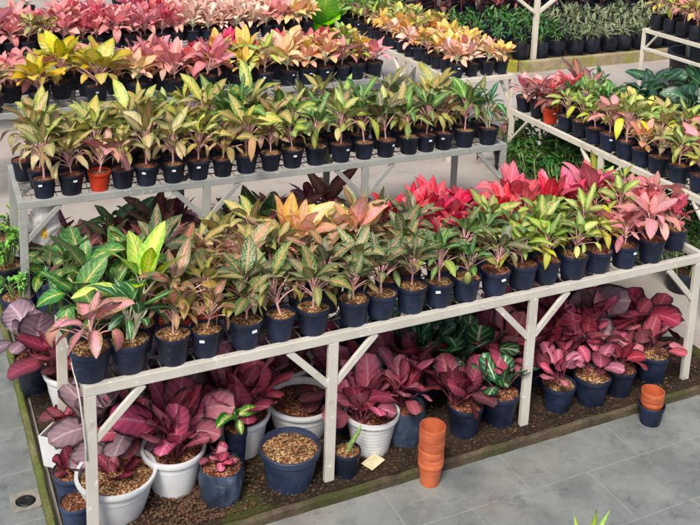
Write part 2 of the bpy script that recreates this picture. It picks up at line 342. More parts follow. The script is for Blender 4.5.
#        kind: (leaf material, stem material, spec, variants, look, noun)
KIND = dict(
 pink_fleck=('pink_fleck', 'pink', dict(AGB, n=14, L=.15), 5, 'dusty pink olive edged aglaonema'),
 brown_fleck=('brown_fleck', 'pink', AGL, 5, 'brownish pink flecked aglaonema'),
 green_fleck=('green_fleck', 'pink', AGL, 6, 'pink flecked green aglaonema'),
 dark_fleck=('dark_fleck', 'pink', dict(AGL, L=.138, etop=72, ebot=-5), 6, 'red ribbed dark green aglaonema'),
 big_green=('big_green', 'green', dict(AGB, n=11, L=.165, W=.088), 4, 'broad leaved deep green aglaonema'),
 lime=('lime', 'white', dict(AGB, n=8, L=.18, W=.082, etop=88, ebot=15, hs=.16, droop=38), 3, 'large leaved lime yellow aglaonema'),
 emerald=('emerald', 'white', dict(AGL, n=16, L=.13, W=.045, pet=.12, hs=.05, etop=80, ebot=0, stems=4, pr=.0042, spread=.008, pe=(88, 55)), 3, 'white stalked emerald plant'),
 plain_green=('plain_green', 'pink', AGL, 6, 'glossy mid green aglaonema'),
 light_green=('light_green', 'pink', AGL, 6, 'yellowish green aglaonema'),
 olive=('olive', 'pink', AGL, 6, 'olive and pink aglaonema'),
 yellow_olive=('yellow_olive', 'pink', AGL, 5, 'yellow olive aglaonema'),
 red=('red', 'pink', dict(SHORT, etop=85, ebot=22), 5, 'bright red aglaonema'),
 hot_pink=('hot_pink', 'pink', dict(SHORT, etop=84, ebot=25), 5, 'hot pink aglaonema'),
 pink=('pink', 'pink', SHORT, 5, 'rose pink aglaonema'),
 salmon=('salmon', 'pink', AGB, 4, 'tan edged salmon pink aglaonema'),
 peach=('peach', 'white', SHORT, 5, 'peach coloured aglaonema'),
 yellow=('yellow', 'pink', dict(SHORT, L=.135, W=.078, pet=.09, etop=70, ebot=2, n=22), 4, 'big bright yellow aglaonema'),
 golden=('golden', 'white', SHORT, 5, 'golden yellow aglaonema'),
 cream=('cream', 'white', SHORT, 5, 'cream and blush aglaonema'),
 prayer_pink=('prayer_pink', 'wine', PRAY, 6, 'dark edged pink calathea'),
 prayer_wine=('prayer_wine', 'wine', PRAY, 6, 'dark edged wine red calathea'),
 prayer_mauve=('prayer_mauve', 'wine', dict(PRAY, L=.15, W=.12, n=9), 5, 'dull mauve calathea'),
 prayer_green=('prayer_green', 'wine', dict(PRAY, n=12, L=.13, W=.095), 4, 'white veined green calathea'),
 prayer_blue=('prayer_blue', 'wine', dict(PRAY, n=8), 2, 'blue green striped calathea'),
 splash=('splash', 'green', dict(AGL, n=6, L=.13, W=.055, hs=.05, pet=.04, etop=50, ebot=-10, droop=80), 1, 'yellow and green variegated plant'),
 herb=('herb', 'green', dict(AGL, n=70, L=.05, W=.026, pet=.05, hs=.13, stems=8, spread=.03, etop=70, ebot=0), 3, 'light green small leaved herb'),
 fern=('fern', 'green', dict(AGL, n=420, L=.075, W=.03, pet=.07, hs=.40, stems=34, spread=.10, etop=50, ebot=-30), 3, 'deep green feathery bush'),
 cabbage=('cabbage', 'green', dict(AGL, n=15, L=.36, W=.2, pet=.02, hs=.0, etop=80, ebot=35, droop=40, a=.45, b=.4, wave=.25, spread=.02), 1, 'bright green broad leaved fern'),
 teal=('teal', 'green', dict(AGB, n=16, L=.2, W=.11, pet=.16, hs=.03, etop=55, ebot=-10, droop=50, stems=3), 4, 'blue green broad leaved foliage plant'),
 stripe=('stripe', 'green', dict(AGL, n=26, L=.16, W=.03, pet=.01, hs=.08, etop=85, ebot=10, droop=85, a=.3, b=.6, stems=4, spread=.03), 5, 'cream edged strappy plant'),
 bag_green=('bag_green', 'green', dict(AGL, n=26, L=.12, W=.04, hs=.14, stems=4, spread=.03, pet=.03), 5, 'plain green leafy plant'),
 cordyline=('cordyline', 'wine', dict(AGL, n=20, L=.26, W=.05, hs=.2, pet=.03, etop=80, ebot=20, a=.4, b=.7), 5, 'dark maroon cordyline'),
 wine_dark=('wine_dark', 'wine', dict(AGB, n=12, L=.19, W=.07, pet=.06, hs=.08), 5, 'dull red aglaonema'),
 strap_lime=('lime', 'green', dict(AGL, n=7, L=.34, W=.055, pet=.1, hs=.12, etop=85, ebot=45, droop=30, a=.5, b=.9), 1, 'lime green sword leaved plant'),
)
NAME = dict(prayer_pink='pink_calathea', prayer_wine='wine_red_calathea', prayer_mauve='mauve_calathea', prayer_green='green_calathea', prayer_blue='blue_green_calathea',
            splash='variegated_plant', herb='potted_herb', fern='feathery_bush', cabbage='birds_nest_fern', teal='broad_leaf_plant', stripe='striped_spider_plant', bag_green='leafy_plant',
            cordyline='maroon_cordyline', strap_lime='sword_leaf_plant', emerald='white_stalk_plant')
PROTO = {}
def protos(kind):
    if kind not in PROTO:
        lm, sm, spec, nv, look = KIND[kind]; L = []
        for i in range(nv):
            lf, st = grow(hash_(kind) + i * 17, **spec)
            L.append((lf.mesh(kind + '_foliage', MAT['leaf_' + lm], True), st.mesh(kind + '_stem', MAT['stem_' + sm], True) if st.v else None))
        PROTO[kind] = L
    return PROTO[kind]
def hash_(s): return sum((i + 1) * ord(c) for i, c in enumerate(s)) % 10007

POTS = {}
def pot_mesh(mat, r, h, style):
    key = (mat, r, h, style)
    if key not in POTS:
        mb = MB(); t = max(.003, r * .04); sl = h - (.012 if r < .1 else .03)
        if style == 'plain':
            mb.lathe([(r * .74, 0), (r * .94, h * .8), (r * .955, h * .8), (r * 1.0, h * .83), (r * 1.02, h * .98), (r, h), (r - t, h), (r - t * 2, sl - .02)], 28)
        elif style == 'rib':
            pr = [(r * .7, 0)]
            for k in range(9):
                z = h * (.05 + .09 * k); q = r * (.7 + .27 * (z / h)); pr += [(q, z), (q * 1.025, z + h * .03), (q * 1.02, z + h * .06)]
            pr += [(r, h * .88), (r * 1.05, h * .9), (r * 1.05, h), (r - t, h), (r - t * 2, sl - .02)]; mb.lathe(pr, 32)
        elif style == 'bowl':
            mb.lathe([(r * .7, 0), (r * .86, h * .45), (r * .95, h * .86), (r * 1.03, h * .87), (r * 1.06, h * .95), (r * 1.05, h), (r - t, h * .99), (r - t * 2, sl - .03)], 36)
        elif style == 'square':
            mb.lathe([(r * 1.0, 0), (r * 1.2, h), (r * 1.12, h), (r * 1.08, sl - .02)], 4)
        elif style in ('bag', 'crumple'):
            rr = random.Random(int(r * 1000) + int(h * 777)); n = 56; nz = 16; am = .035 if style == 'bag' else .10
            wv = [(rr.uniform(2, 13), rr.uniform(-9, 9), rr.uniform(0, 6.3), rr.uniform(.4, 1)) for _ in range(9)]
            def dis(an, zz):
                q = 0
                for f, gz, p, am_ in wv: q += am_ * (1 - 2 * abs(math.sin((round(f) * an + gz * zz + p) / 2)))
                return q / 4
            for k in range(nz + 1):
                zz = min(k / (nz - 1), 1); z = h * zz if k < nz else sl - .03
                q0 = r * (.86 + .16 * math.sin(zz * 2.6)) if k < nz else r * .86
                for j in range(n):
                    an = 2 * math.pi * j / n; q = q0 * (1 + am * dis(an, zz)) if k < nz else q0
                    mb.v.append((q * math.cos(an), q * math.sin(an), z + (am * .35 * h * dis(an + 1, .3) if k == nz - 1 else 0)))
            for k in range(nz):
                for j in range(n): mb.f.append((k * n + j, k * n + (j + 1) % n, (k + 1) * n + (j + 1) % n, (k + 1) * n + j))
            mb.f.append(tuple(reversed(range(n))))
        POTS[key] = mb.mesh('pot', MAT[mat], style != 'square')
        if style != 'square':
            POTS[key].set_sharp_from_angle(angle=R(38))
    return POTS[key]
SOILS = {}
def soil_mesh(mat, r, h, style):
    key = (mat, r, h, style)
    if key not in SOILS:
        mb = MB(); rr = random.Random(5); z0 = h - (.010 if r < .1 else .028); nr = 7; n = 22; q0 = .97 if style not in ('bag', 'crumple') else .86
        if style == 'square': q0 = .8
        mb.v.append((0, 0, z0 + .008))
        for k in range(1, nr + 1):
            for j in range(n):
                an = 2 * math.pi * (j + rr.uniform(-.3, .3)) / n; q = r * q0 * k / nr
                mb.v.append((q * math.cos(an), q * math.sin(an), z0 + .008 * (1 - (k / nr) ** 2) + rr.uniform(-.004, .004)))
        for j in range(n): mb.f.append((0, 1 + j, 1 + (j + 1) % n))
        for k in range(nr - 1):
            for j in range(n):
                b = 1 + k * n; mb.f.append((b + j, b + n + j, b + n + (j + 1) % n, b + (j + 1) % n))
        SOILS[key] = mb.mesh('soil', MAT[mat], True)
    return SOILS[key]
TAG = MB(); TAG.box((0, 0, 0), (.021, .0012, .011)); TAGM = TAG.mesh('price_tag', MAT['tag'])

RNG = random.Random(11)
def place(kind, x, y, z, label, group, pot='pot_navy', r=.07, h=.115, style='plain', soil='soil_tan', sc=1.0, tagged=False, name=None, var=None, rz=None, n_plants=1, zs=1.0, sink=0.0, tilt=0.0, cat='potted plant'):
    js = RNG.uniform(.94, 1.05) if r < .1 else 1.0
    o = thing(name or ('potted_' + kind + '_aglaonema' if kind not in NAME else NAME[kind]), label, cat, (x, y, z), 0, group, js)
    pt = link({'bag': 'grow_bag', 'crumple': 'grow_bag'}.get(style, 'pot'), pot_mesh(pot, r, h, style), o, rz=RNG.uniform(0, 6.28) if style != 'square' else RNG.uniform(-.2, .2) + .78)
    link('soil', soil_mesh(soil, r, h, style), o, (0, 0, RNG.uniform(-.008, .004) if r < .1 else 0), RNG.uniform(0, 6.28))
    if kind:
        P = protos(kind)
        for q in range(n_plants):
            f, s = P[RNG.randrange(len(P)) if var is None else var]
            a = RNG.uniform(0, 6.28) if rz is None else rz; k = sc * RNG.uniform(.86, 1.12)
            ox, oy = (0, 0) if n_plants == 1 else (r * .45 * math.cos(q * 6.28 / n_plants + a), r * .45 * math.sin(q * 6.28 / n_plants + a))
            zz = h - (.012 if r < .1 else .03) - sink
            fo = link('foliage', f, o, (ox, oy, zz), a, k)
            fo.scale = (k, k, k * zs * RNG.uniform(.88, 1.14))
            tx, ty = RNG.gauss(0, .11) + tilt, RNG.gauss(0, .11)
            fo.rotation_euler = (tx, ty, a)
            if s: so_ = link('stem', s, fo)
    if tagged:
        a = RNG.uniform(-2.2, -1.2) ; q = r * .985
        t = link('price_tag', TAGM, o, (q * math.cos(a), q * math.sin(a), h * .74)); t.rotation_euler = (-.12, RNG.uniform(-.15, .15), a + math.pi / 2)
    return o

ORD = 'first second third fourth fifth sixth seventh eighth ninth tenth eleventh twelfth thirteenth fourteenth fifteenth sixteenth seventeenth eighteenth nineteenth twentieth'.split()
def ordn(i):
    if i < 20: return ORD[i]
    return ('twenty-' if i < 29 else 'thirty-') + ORD[i % 10] if i % 10 != 9 else ('thirtieth' if i == 29 else 'fortieth')

# ------------------------------------------------------------------ ground
def sheet(name, poly, z, mat):
    mb = MB(); mb.v = [(x, y, z) for x, y in poly]; mb.f = [tuple(range(len(poly)))]; return struct(name, mb.mesh(name, mat))
def concrete_mat():
    g = G('concrete'); p = g.geo(); n = g.noise(p, 1.3, 5.0, .6); n2 = g.noise(p, 40, 3.0, .7); n3 = g.noise(p, 5, 4.0, .6)
    c = g.mix(g.step(n, .3, .7), lin('978e86'), lin('aba49c')); c = g.mix(g.math('MULTIPLY', g.step(n3, .55, .75), .5), c, lin('857a6e'))
    c = g.mix(g.math('MULTIPLY', g.step(n2, .5, .7), .25), c, lin('8c8278'))
    g.bump(n2, .2, .003); return g.fin(c, .8, .25)
def tile_mat():
    g = G('slate_tiles'); p = g.geo()
    mp = g.n('Mapping', {0: p, 1: (.31, .345, 0)})
    b = g.n('TexBrick', {'Vector': mp.outputs[0], 'Color1': (0, 0, 0, 1), 'Color2': (1, 1, 1, 1), 'Mortar': (0, 0, 0, 1), 'Scale': 1.0, 'Mortar Size': .0035, 'Mortar Smooth': .2, 'Bias': 0.0, 'Brick Width': .61, 'Row Height': .325}, offset=.5)
    n = g.noise(p, 3.0, 6.0, .65); n2 = g.noise(p, 22, 5.0, .7); n3 = g.noise(p, 150, 2.0, .6)
    c = g.mix(g.step(n, .3, .72), lin('646968'), lin('858884'))
    c = g.mix(g.math('MULTIPLY', g.n('SeparateColor', {0: b.outputs['Color']}).outputs[0], .35), c, lin('70756f'))
    c = g.mix(g.math('MULTIPLY', g.step(n2, .5, .75), .45), c, lin('4e5654'))
    c = g.mix(g.math('MULTIPLY', g.step(g.noise(p, 1.7, 3.0), .55, .72), .35), c, lin('8c7f78'))
    c = g.mix(g.math('MULTIPLY', g.step(n3, .55, .7), .2), c, lin('9aa09c'))
    c = g.mix(g.math('MULTIPLY', b.outputs['Fac'], g.step(n2, .3, .65, .15, .75)), c, lin('98938a'))
    c = g.mix(g.math('MULTIPLY', g.step(g.noise(p, 6.5, 6.0, .75), .52, .68), .5), c, lin('434948'))
    c = g.mix(g.math('MULTIPLY', g.step(g.noise(p, 2.4, 5.0, .7), .52, .62), .3), c, lin('8e8e88'))
    g.bump(g.math('SUBTRACT', g.math('MULTIPLY', n2, .4), b.outputs['Fac']), .35, .004)
    return g.fin(c, g.step(n, .3, .7, .42, .62), .4)
def soil_bed_mat():
    g = G('bed_soil'); p = g.geo(); n = g.noise(p, 7, 6.0, .7); n2 = g.noise(p, 60, 4.0, .7)
    c = g.mix(g.step(n, .3, .7), lin('1c1510'), lin('3a2c22')); c = g.mix(g.math('MULTIPLY', g.step(n2, .5, .65), .6), c, lin('66523c'))
    c = g.mix(g.math('MULTIPLY', g.step(g.noise(p, 2.5, 3.0), .56, .66), .5), c, lin('4a5224'))
    g.bump(g.math('ADD', n, n2), .9, .015); return g.fin(c, .9, .2)
def kerb_mat(name, a, b, moss, lo=.45):
    g = G(name); p = g.geo(); n = g.noise(p, 5, 5.0, .65); n2 = g.noise(p, 45, 4.0, .7); n3 = g.noise(p, 3.1, 4.0, .7)
    c = g.mix(g.step(n, .3, .7), lin(a), lin(b)); c = g.mix(g.math('MULTIPLY', g.step(n3, lo, lo + .18), .85), c, lin(moss))
    c = g.mix(g.math('MULTIPLY', g.step(n2, .5, .7), .5), c, lin('2c241a')); g.bump(g.math('ADD', n2, n), .8, .008); return g.fin(c, .85, .25)
CONC = concrete_mat(); TILE = tile_mat()
sheet('ground', [(-60, -60), (80, -60), (80, 80), (-60, 80)], 0, CONC)
sheet('paving', [(-6, -6), (5.2, -6), (5.2, -.085), (-.1, -.085), (-.1, 5), (-6, 5)], .004, TILE)
def bed_mesh(poly, z):
    mb = MB(); n = len(poly); mb.v = [(x, y, 0.001) for x, y in poly] + [(x, y, z) for x, y in poly]
    mb.f = [tuple(range(n, 2 * n))] + [(i, (i + 1) % n, n + (i + 1) % n, n + i) for i in range(n)]
    return mb
struct('planting_bed_soil', bed_mesh([(-.06, -.06), (3.35, -.06), (3.35, .34), (2.7, .6), (1.2, 1.3), (1.1, 2.9), (-.06, 2.9)], .046).mesh('planting_bed_soil', soil_bed_mat()))
KM = kerb_mat('mossy_kerb', '3a3026', '5e5242', '3c421e'); KM2 = kerb_mat('ochre_kerb', '565236', '7a7452', '566226', .38)
krng = random.Random(4)
def kerb(name, a, b, mat, wd=.05, hz=.056, seg=.6):
    a, b = Vector(a), Vector(b); L = (b - a).length; n = max(1, int(L / seg)); d = (b - a) / n
    mb = MB()
    # one continuous kerb with slightly uneven top and face
    m = n * 12; t = (b - a).normalized(); nn = Vector((-t.y, t.x, 0))
    for i in range(m + 1):
        p = a + (b - a) * (i / m); j = krng.uniform(-.0015, .0015); gap = -.006 if i % 12 == 0 and i else 0
        for o, z in ((-wd / 2, 0), (-wd / 2 + .002, hz - .012), (-wd / 2 + .012, hz), (wd / 2 - .01, hz), (wd / 2, hz - .012), (wd / 2, 0)):
            q = p + nn * (o + j); mb.v.append((q.x, q.y, max(0, z + (j + gap if z else 0) + (krng.uniform(-.002, .002) if z else 0))))
    for i in range(m):
        for k in range(5):
            u = i * 6 + k; mb.f.append((u, u + 6, u + 7, u + 1))
    mb.f.append((0, 1, 2, 3, 4, 5)); e = m * 6; mb.f.append((e + 5, e + 4, e + 3, e + 2, e + 1, e))
    me = mb.mesh(name, mat, False); o = link(name, me); o['kind'] = 'structure'; return o
kerb('kerb', (-.09, -.072, 0), (3.4, -.072, 0), KM, .03, .048)
kerb('kerb', (-.1, -.03, 0), (-.1, 3.3, 0), KM2, .035, .05)
kerb('kerb', (-.08, 2.93, 0), (2.2, 2.93, 0), KM2, .06, .07)

# ------------------------------------------------------------------ benches
H = .74
def bench(name, label, x0, y0, rot, length, depth, nlegs, mat='frame', z=H, deck='wire', foot=.0, along='x', braces=True, lower=None, legx=None, ybr=True, rail=.042):
    """long edge along local +x (or +y); parts: rails, legs, braces, deck"""
    o = thing(name, label, 'plant bench', (x0, y0, 0), rot, 'steel plant benches')
    m = MAT[mat]
    def P(u, v, zz): return (u, v, zz) if along == 'x' else (v, u, zz)
    def bar(nm, a, b, wd, dp, up=(0, 0, 1)):
        mb = MB(); mb.bar(a, b, wd, dp, up); bevel(link(nm, mb.mesh(nm, m), o), .003, 2)
    t = .03
    zc = z - rail / 2
    bar('front_rail', P(0, t / 2, zc), P(length, t / 2, zc), *((t, rail)))
    bar('back_rail', P(0, depth - t / 2, zc), P(length, depth - t / 2, zc), t, rail)
    bar('side_rail', P(t / 2, t + .001, zc), P(t / 2, depth - t - .001, zc), t, rail)
    bar('side_rail', P(length - t / 2, t + .001, zc), P(length - t / 2, depth - t - .001, zc), t, rail)
    mb = MB(); n = int(length / .045)
    for i in range(1, n):
        u = t + (length - 2 * t) * i / n; mb.bar(P(u, t, z - .006), P(u, depth - t, z - .006), .003, .003)
    for i in range(1, 6):
        v = t + (depth - 2 * t) * i / 6; mb.bar(P(t, v, z - .012), P(length - t, v, z - .012), .006, .006)
    link('wire_deck', mb.mesh('wire_deck', MAT['wire' if mat != 'frame_cream' else 'wire_light']), o)
    xs = legx or [.0225 + (length - .045) * i / (nlegs - 1) for i in range(nlegs)]
    for v in (.012, depth - .012):
        for i, u in enumerate(xs):
            f = foot if v < depth / 2 else 0
            bar('leg', P(u, v, f), P(u, v, z - rail - .0005), *((.045, .024) if along == 'x' else (.024, .045)), up=(0, 1, 0))
            if braces:
                for sg in (-1, 1):
                    e = u + sg * .2
                    if 0 < e < length:
                        vv = v + (.001 if v < .1 else -.001)
                        bar('brace', P(u + sg * .016, vv, z - .235), P(e, vv, z - rail - .002), .018 if along == 'x' else .03, .03 if along == 'x' else .018, (0, 0, 1))
    if lower:
        bar('lower_rail', P(.05, .012, lower), P(length - .05, .012, lower), .03, .035)
    return o

LA = 3.1
bench('plant_bench', 'cream grey steel bench full of plants beside the stacked terracotta pots', 0, 0, 0, LA, .68, 4, 'frame', legx=[.0225, 1.016, 2.032, 3.05], foot=.04)
bench('plant_bench', 'grey steel bench behind the front bench with the red pot at its corner', 0, 1.893, -.024, 3.14, .64, 4, 'frame_shaded')
bench('plant_bench', 'grey bench carrying the two big yellow plants', -.55, 3.58, .012, 3.72, .64, 4, 'frame_shaded')
bench('plant_bench', 'far bench of hot pink and cream plants', -.6, 5.2, .05, 4.0, .66, 5, 'frame_shaded')
bench('plant_bench', 'bench mostly hidden at the back of the hot pink plants', -.8, 6.75, .05, 3.6, .6, 4, 'frame_shaded')
bench('plant_bench', 'cream bench of golden plants across the aisle', 3.675, 3.38, 0, 2.6, .62, 4, 'frame_cream', along='y')
bench('plant_bench', 'cream bench with a red pot on its end above the green ferns', 3.645, -.6, 0, 3.12, .62, 4, 'frame_cream', along='y')
bench('plant_bench', 'cream bench of plants in black bags above the dark tub', 6.9, 2.2, 0, 2.45, .7, 3, 'frame_cream', along='y', lower=.52)

def bxy(x0, y0, rot, u, v):
    c, s = math.cos(rot), math.sin(rot); return x0 + u * c - v * s, y0 + u * s + v * c
def soilpick(): return RNG.choice(['soil_tan', 'soil_red', 'soil_red'])
ROWN = ['front row', 'second row', 'third row', 'back row']
# bench A ---------------------------------------------------------------
fx = [.04, .185, .355, .485, .65, .80, .95, 1.13, 1.27, 1.41, 1.555, 1.69, 1.85, 2.0, 2.14, 2.285, 2.44, 2.60, 2.765]
fk = ['pink_fleck', 'emerald', 'brown_fleck', 'brown_fleck', 'green_fleck', 'green_fleck', 'green_fleck', 'dark_fleck', 'dark_fleck', 'dark_fleck', 'plain_green', 'plain_green', 'dark_fleck', 'light_green', 'light_green', 'light_green', 'light_green', 'salmon', 'salmon']
fs = [1.1, 1.25, .75, .95, 1.0, 1.05, 1.0, .85, .95, .95, .9, .85, .8, .85, .95, .9,   .95, .8, .95]
fl = {0: 'dusty pink aglaonema with olive leaf edges on the corner of the front bench',
      1: 'emerald plant on thick white stalks in a navy pot at the front bench edge',
      2: 'small brownish pink plant right of the white stalked emerald plant'}
GA = 'potted plants on the front bench'
def bench_label(kind, i, row, b): return f'{KIND[kind][4]}, {ordn(i)} from left, {row} of {b}'
for i, (x, k, s) in enumerate(zip(fx, fk, fs)):
    place(k, x + RNG.uniform(-.006, .006), .068 + RNG.uniform(-.006, .008), H, fl.get(i) or bench_label(k, i, 'front row', 'front bench'), GA, r=.066 + RNG.uniform(0, .006) if i not in (0, 1) else .078, h=.115 if i > 1 else .125,
          soil='soil_tan' if i < 8 else soilpick(), sc=s, tagged=RNG.random() < .3, n_plants=1)
place('hot_pink', 2.985, .13, H, 'hot pink aglaonema alone in a navy pot at the right end of the front bench', GA, r=.07, sc=.85)
def pick(q, *kw):
    t = 0
    for k, w in kw:
        t += w
        if q < t: return k
    return kw[-1][0]
def zoneA(x, r):
    q = RNG.random()
    if r == 1:
        if x < .12: return 'big_green', 1.0
        if x < .3: return 'lime', 1.3
        if x < 1.0: return pick(q, ('green_fleck', .3), ('brown_fleck', .25), ('olive', .2), ('yellow_olive', .15), ('dark_fleck', .1)), 1.05
        if x < 1.75: return pick(q, ('dark_fleck', .5), ('green_fleck', .25), ('olive', .12), ('plain_green', .13)), 1.05
        if x < 2.35: return pick(q, ('plain_green', .45), ('light_green', .35), ('dark_fleck', .2)), 1.0
        return pick(q, ('salmon', .4), ('pink', .1), ('light_green', .5)), .92
    if r == 2:
        if x < .3: return 'big_green', 1.1
        if x < .95: return pick(q, ('green_fleck', .3), ('brown_fleck', .2), ('dark_fleck', .25), ('pink_fleck', .15), ('olive', .1)), 1.1
        if x < 1.65: return pick(q, ('dark_fleck', .55), ('green_fleck', .25), ('brown_fleck', .2)), 1.05
        if x < 1.9: return 'red', 1.1
        if x < 2.3: return pick(q, ('light_green', .4), ('hot_pink', .35), ('plain_green', .25)), 1.0
        return pick(q, ('hot_pink', .25), ('pink', .15), ('salmon', .3), ('light_green', .3)), .98
    if x < .35: return pick(q, ('big_green', .3), ('olive', .3), ('pink_fleck', .4)), 1.2
    if x < .8: return pick(q, ('salmon', .3), ('pink_fleck', .35), ('olive', .35)), 1.02
    if x < .95: return 'olive', 1.2
    if x < 1.52: return pick(q, ('golden', .18), ('peach', .52), ('olive', .3)), 1.08
    if x < 2.1: return 'red', 1.12
    if x < 2.75: return pick(q, ('hot_pink', .65), ('red', .3), ('pink', .1)), 1.08
    return pick(q, ('pink', .4), ('salmon', .25), ('light_green', .35)), .95
for r in (1, 2, 3, 4):
    for i in range(23):
        x = .045 + .137 * i + (.065 if r % 2 else 0) + RNG.uniform(-.016, .016)
        if x > 3.06 or (r == 1 and x > 2.95): continue
        k, s = zoneA(x, min(r, 3) if r != 3 else RNG.choice((2, 3)))
        red = r == 1 and i in (2, 3)
        place(k, x, .07 + .13 * r + RNG.uniform(-.014, .014), H, bench_label(k, i, (ROWN[:3] + ['fourth row', 'back row'])[r], 'front bench') if not red else f'{KIND[k][4]} in a red pot behind the {"white stalked emerald plant" if i == 2 else "front row brownish plants"}',
              GA, pot='pot_red' if red else 'pot_navy', r=.062, h=.11, sc=s * RNG.uniform(.8, 1.0), zs=1.15 if r > 2 and k not in ('salmon', 'red', 'pink') else 1.05, soil=soilpick())
# bench B ---------------------------------------------------------------
bx = [.10, .245, .40, .53, .665, .82, .97, 1.12, 1.27, 1.42, 1.565, 1.72, 1.89, 2.05, 2.2, 2.37, 2.5, 2.63, 2.79, 2.97]
GB = 'potted plants on the middle grey bench'
for i, x in enumerate(bx):
    q = RNG.random()
    k = ('olive' if i in (0, 1, 3, 4, 5, 7) else 'pink_fleck' if i == 2 else 'yellow_olive' if i in (6, 8) else 'olive' if i == 9 else 'light_green' if i in (10, 12) else 'plain_green' if i in (11, 13, 15, 16, 18) else 'dark_fleck' if i == 14 else 'brown_fleck' if i == 17 else 'emerald')
    X, Y = bxy(0, 1.893, -.024, x + .045, .06)
    lab = bench_label(k, i, 'front row', 'middle grey bench')
    if i == 2: lab = 'dusty pink plant in the bright red pot on the middle grey bench'
    place(k, X, Y + RNG.uniform(-.006, .008), H, lab, GB, pot='pot_red' if i == 2 else 'pot_dark', r=.069, sc=1.15 if i < 6 else 1.08, zs=1.15, tagged=RNG.random() < .35, soil=soilpick())
for r in (1, 2, 3):
    for i in range(20):
        x = .08 + .152 * i + (.07 if r % 2 else 0) + RNG.uniform(-.012, .012)
        if x > 3.08: continue
        q = RNG.random()
        if x < 1.05: k = pick(q, ('olive', .5), ('yellow_olive', .2), ('salmon', .1), ('brown_fleck', .1), ('light_green', .1))
        elif x < 1.8: k = pick(q, ('yellow_olive', .3), ('olive', .3), ('light_green', .2), ('plain_green', .2))
        else: k = pick(q, ('plain_green', .3), ('light_green', .15), ('olive', .25), ('yellow_olive', .12), ('green_fleck', .18))
        X, Y = bxy(0, 1.893, -.024, x, .06 + .15 * r)
        place(k, X, Y, H, bench_label(k, i, ROWN[r], 'middle grey bench'), GB, pot='pot_dark', r=.068, sc=(RNG.uniform(1.1, 1.35) if x < 1.6 else RNG.uniform(.95, 1.2)), zs=1.25 if x < 2.2 else 1.1, soil=soilpick())
# bench C ---------------------------------------------------------------
GC = 'potted plants on the bench of big yellow plants'
rowC = [[(-.2, 'cream', 1.1), (.05, 'yellow_olive', 1.1), (.36, 'yellow', 1.6), (.78, 'yellow', 1.65), (1.08, 'peach', 1.3), (1.36, 'pink', 1.45), (1.62, 'pink', 1.35), (1.9, 'golden', 1.35), (2.1, 'light_green', 1.2), (2.3, 'peach', 1.3), (2.47, 'peach', 1.2), (2.63, 'peach', 1.15), (2.78, 'salmon', 1.1), (2.93, 'light_green', 1.0), (3.08, 'pink', 1.0)],
        [(-.1, 'cream', 1.1), (.2, 'salmon', 1.1), (.55, 'yellow', 1.4), (.95, 'peach', 1.3), (1.2, 'pink', 1.3), (1.48, 'pink', 1.3), (1.75, 'golden', 1.3), (2.0, 'golden', 1.2), (2.2, 'peach', 1.2), (2.4, 'peach', 1.2), (2.55, 'golden', 1.1), (2.72, 'peach', 1.1), (2.88, 'light_green', 1.1), (3.03, 'golden', 1.1)],
        [(-.15, 'olive', 1.1), (.15, 'pink', 1.2), (.45, 'yellow_olive', 1.2), (.7, 'salmon', 1.2), (1.0, 'pink', 1.1), (1.25, 'salmon', 1.2), (1.5, 'red', 1.1), (1.72, 'red', 1.1), (1.92, 'red', 1.15), (2.12, 'red', 1.15), (2.3, 'red', 1.15), (2.5, 'red', 1.1), (2.68, 'hot_pink', 1.1), (2.85, 'red', 1.1), (3.02, 'golden', 1.1)]]
rowC[1] += [(.38, 'salmon', 1.2), (.75, 'yellow', 1.2), (1.62, 'pink', 1.2), (1.08, 'peach', 1.2)]
rowC[2] += [(.3, 'pink', 1.2), (.58, 'yellow_olive', 1.2), (.85, 'salmon', 1.2), (1.13, 'pink', 1.2), (1.38, 'pink', 1.2), (1.61, 'red', 1.1)]
rowC[1] += [(1.86, 'light_green', 1.1), (2.1, 'golden', 1.1), (2.3, 'peach', 1.1), (.06, 'yellow_olive', 1.1), (1.33, 'salmon', 1.2)]
rowC[2] += [(0.0, 'salmon', 1.1), (1.82, 'hot_pink', 1.05), (2.02, 'red', 1.05), (2.4, 'red', 1.05), (2.6, 'red', 1.0), (2.77, 'peach', 1.0), (2.94, 'golden', 1.0)]
for L in rowC: L.sort()
for r, L in enumerate(rowC):
    for i, (x, k, s) in enumerate(L):
        X, Y = bxy(-.55, 3.58, .012, x + .55, .085 + .21 * r)
        lab = bench_label(k, i, ('front row', 'middle row', 'back row')[r], 'yellow plant bench')
        if r == 0 and k == 'yellow': lab = ('huge bright yellow aglaonema nearest the far left of the picture', 'huge bright yellow aglaonema right beside another just like it')[i - 2]
        place(k, X + RNG.uniform(-.01, .01), Y + RNG.uniform(-.015, .015), H, lab, GC, pot='pot_dark', r=.082, h=.13, sc=s, tagged=r == 0 and RNG.random() < .5, soil='soil_dark')
